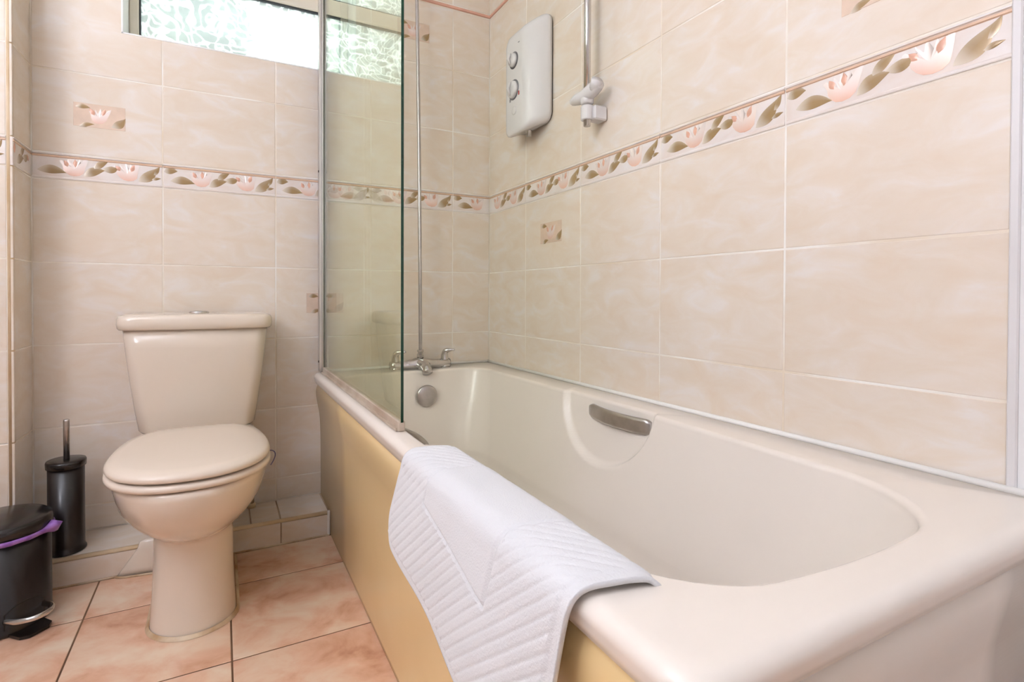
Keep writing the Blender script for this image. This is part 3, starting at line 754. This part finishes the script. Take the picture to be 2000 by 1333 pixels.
# ------------------------------------------------------------------ pedal bin
bn = thing('pedal_bin', (-1.508, -.310, 0), 'black pedal bin with a purple liner in front of the brush', 'bin')
px, py = -1.508, -.310; R0 = .0985
obj('body', lathe([(R0-.004,.001),(R0,.003),(R0,.010),(R0-.002,.013),(R0-.002,.222)], px, py, 56), 'black', bn, True)
obj('bin_lid', lathe([(R0-.001,.226),(R0+.001,.227),(R0+.002,.240),(R0,.250),(R0-.008,.256),(R0-.03,.261),(.03,.265),(.004,.266)], px, py, 56), 'blacklid', bn, True)
def liner():
    V, F = [], []; n = 56
    rnd = [random.uniform(-1, 1) for _ in range(n)]
    for k in range(n):
        a = 2*PI*k/n; flap = math.exp(-((math.degrees(a)-352+360*(a < 1))/9.0)**2)
        rr = R0+.002+.001*rnd[k]
        c, s = math.cos(a), math.sin(a)
        V += [(px+c*rr, py+s*rr, .2275+.010*flap), (px+c*(rr+.002+.022*flap), py+s*(rr+.002+.022*flap), .2235+.006*flap+.001*rnd[k]), (px+c*(rr+.001+.012*flap), py+s*(rr+.001+.012*flap), .2175-.001*abs(rnd[k])-.008*flap)]
    for k in range(n):
        b, e = 3*k, 3*((k+1) % n)
        F += [(b, b+1, e+1, e), (b+1, b+2, e+2, e+1)]
    return V, [q[::-1] for q in F]
o = obj('liner_bag', liner(), 'purple', bn, True); md = o.modifiers.new('thick', 'SOLIDIFY'); md.thickness = .0006
def dirv(deg, r, z, side=0.0):
    a = math.radians(deg); c, s = math.cos(a), math.sin(a); return (px+c*r-s*side, py+s*r+c*side, z)
PD = -46
obj('pedal', tube(spline([dirv(PD,.088,.040,-.040), dirv(PD,.122,.045,-.036), dirv(PD,.147,.048,-.020), dirv(PD,.154,.049,0), dirv(PD,.147,.048,.020), dirv(PD,.122,.045,.036), dirv(PD,.088,.040,.040)], 5), .0068, 10), 'chrome', bn, True)
obj('foot_plate', loft([[dirv(PD,.07,z,-.038), dirv(PD,.128,z,-.034), dirv(PD,.142,z,-.020), dirv(PD,.142,z,.020), dirv(PD,.128,z,.034), dirv(PD,.07,z,.038)] for z in (.0015,.008)], True, True), 'blacklid', bn)
obj('pedal_slot', loft([[dirv(PD+d, r, z) for d, z in ((-26,.018),(-26,.056),(-13,.070),(0,.074),(13,.070),(26,.056),(26,.018))] for r in (R0-.006, R0-.0008)], True, True), 'dark', bn)

# ------------------------------------------------------------------ bath mat over the rim
def bath_mat():
    th = math.radians(11)
    path = spline([Vector((a, b, 0)) for a, b in ((-.762,.15),(-.756,.24),(-.750,.32),(-.745,.40),(-.741,.46),(-.7385,.495),(-.7355,.516),(-.728,.529),(-.714,.5355),(-.69,.5365),(-.665,.5360),(-.648,.532),(-.636,.518),(-.631,.49),(-.620,.43),(-.605,.36),(-.585,.27),(-.57,.22))], 12)
    L = [0.0]
    for a, b in zip(path, path[1:]): L.append(L[-1]+(b-a).length)
    # s grows outwards and down, 0 where the outside passes z=.52
    i0 = min(range(len(path)), key=lambda i: abs(path[i].y-.520) + (10 if path[i].x > -.70 else 0))
    s0 = L[i0]
    import bisect
    def at(s):
        l = min(max(s0 - s, 0), L[-1]-1e-6); i = min(bisect.bisect_right(L, l)-1, len(path)-2)
        t = (l-L[i])/(L[i+1]-L[i]); p = path[i].lerp(path[i+1], t); d = (path[i+1]-path[i]).normalized()
        return p, Vector((-d.y, d.x, 0))          # outward normal (x,z)
    Wd, Ln = .490, .62
    nu, nv = 240, 310
    hem = .012; bw = .132; CR = .05
    def tri(v, p):
        f = (v/p) % 1.0; return min(f, 1-f)*2      # 0 at a groove, 1 midway
    V, F = [], []
    for j in range(nv+1):
        v = Ln*j/nv
        for i in range(nu+1):
            u = Wd*i/nu; u_, v_ = u, v
            du, dv = min(u, Wd-u), min(v, Ln-v)
            if du < CR and dv < CR:
                p_, q_ = 1-du/CR, 1-dv/CR
                x_, y_ = p_*math.sqrt(1-q_*q_/2), q_*math.sqrt(1-p_*p_/2)
                u_ = CR*(1-x_) if u < Wd/2 else Wd-CR*(1-x_); v_ = CR*(1-y_) if v < Ln/2 else Ln-CR*(1-y_)
            y = -1.076 - u_*math.cos(th) - v_*math.sin(th)
            s = .143 + u_*math.sin(th) - v_*math.cos(th)
            p, n = at(s)
            eu, ev = min(u, Wd-u), min(v, Ln-v); e = min(eu, ev)
            if e < hem: h = .0008
            elif e < bw:
                a = .774*u-.631*v; b = .631*u+.774*v
                q = min(1, tri(a, .0142)*2.2); q2 = min(1, tri(b, .016)*3.2)
                h = .0012 + .0023*math.sqrt(q)*(.72+.28*math.sqrt(q2))
                h *= min(1, (e-hem)/.004+.25)
            else:
                k = min(1, (e-bw)/.007); h = .0004 + .0040*k*k*(3-2*k) + .0003*math.sin(u*90)*math.sin(v*75)
            # soft hang: outer part swells away from the panel
            out = max(0, s-.02)
            sw = .012*math.sin(min(1, out/.22)*PI*.62)*(.55+.45*math.cos((u-.05)/Wd*3.0)) if out > 0 else 0
            sw += .004*math.sin(u*21+.6)*min(1, out/.12)
            V.append((p.x + n.x*h - sw, y, p.y + n.y*h))
    for j in range(nv):
        for i in range(nu):
            a = j*(nu+1)+i; F.append((a, a+1, a+nu+2, a+nu+1))
    return V, F
o = tag(obj('bath_mat', bath_mat(), 'terry', None, True), 'white quilted terry bath mat draped over the bath rim', 'bath mat')
md = o.modifiers.new('thick', 'SOLIDIFY'); md.thickness = .0055; md.offset = -1

# ------------------------------------------------------------------ foliage outside the window
def hedge():
    V, F = [], []; nx, nz = 36, 22
    for j in range(nz+1):
        for i in range(nx+1):
            x = -3.0+2.1*i/nx; z = .6+2.9*j/nz*(1-.35*max(0, i/nx-.55))
            x += random.uniform(-.18, .18) if i > nx-4 else 0
            V.append((x, 2.2+random.uniform(-.10,.10)+.15*math.sin(i*.7)*math.cos(j*.6), z+random.uniform(-.05,.05)))
    for j in range(nz):
        for i in range(nx):
            a = j*(nx+1)+i; F.append((a, a+1, a+nx+2, a+nx+1))
    b = len(V)
    for p in list(V): V.append((p[0], p[1]+.5, p[2]))
    F += [tuple(i+b for i in q[::-1]) for q in F]
    return V, F
hd = tag(obj('hedge', hedge(), 'hedge'), 'green hedge blurred behind the obscured window glass', 'hedge')

for o in bpy.data.objects:
    for k in ('_at', '_mw'):
        if k in o: del o[k]
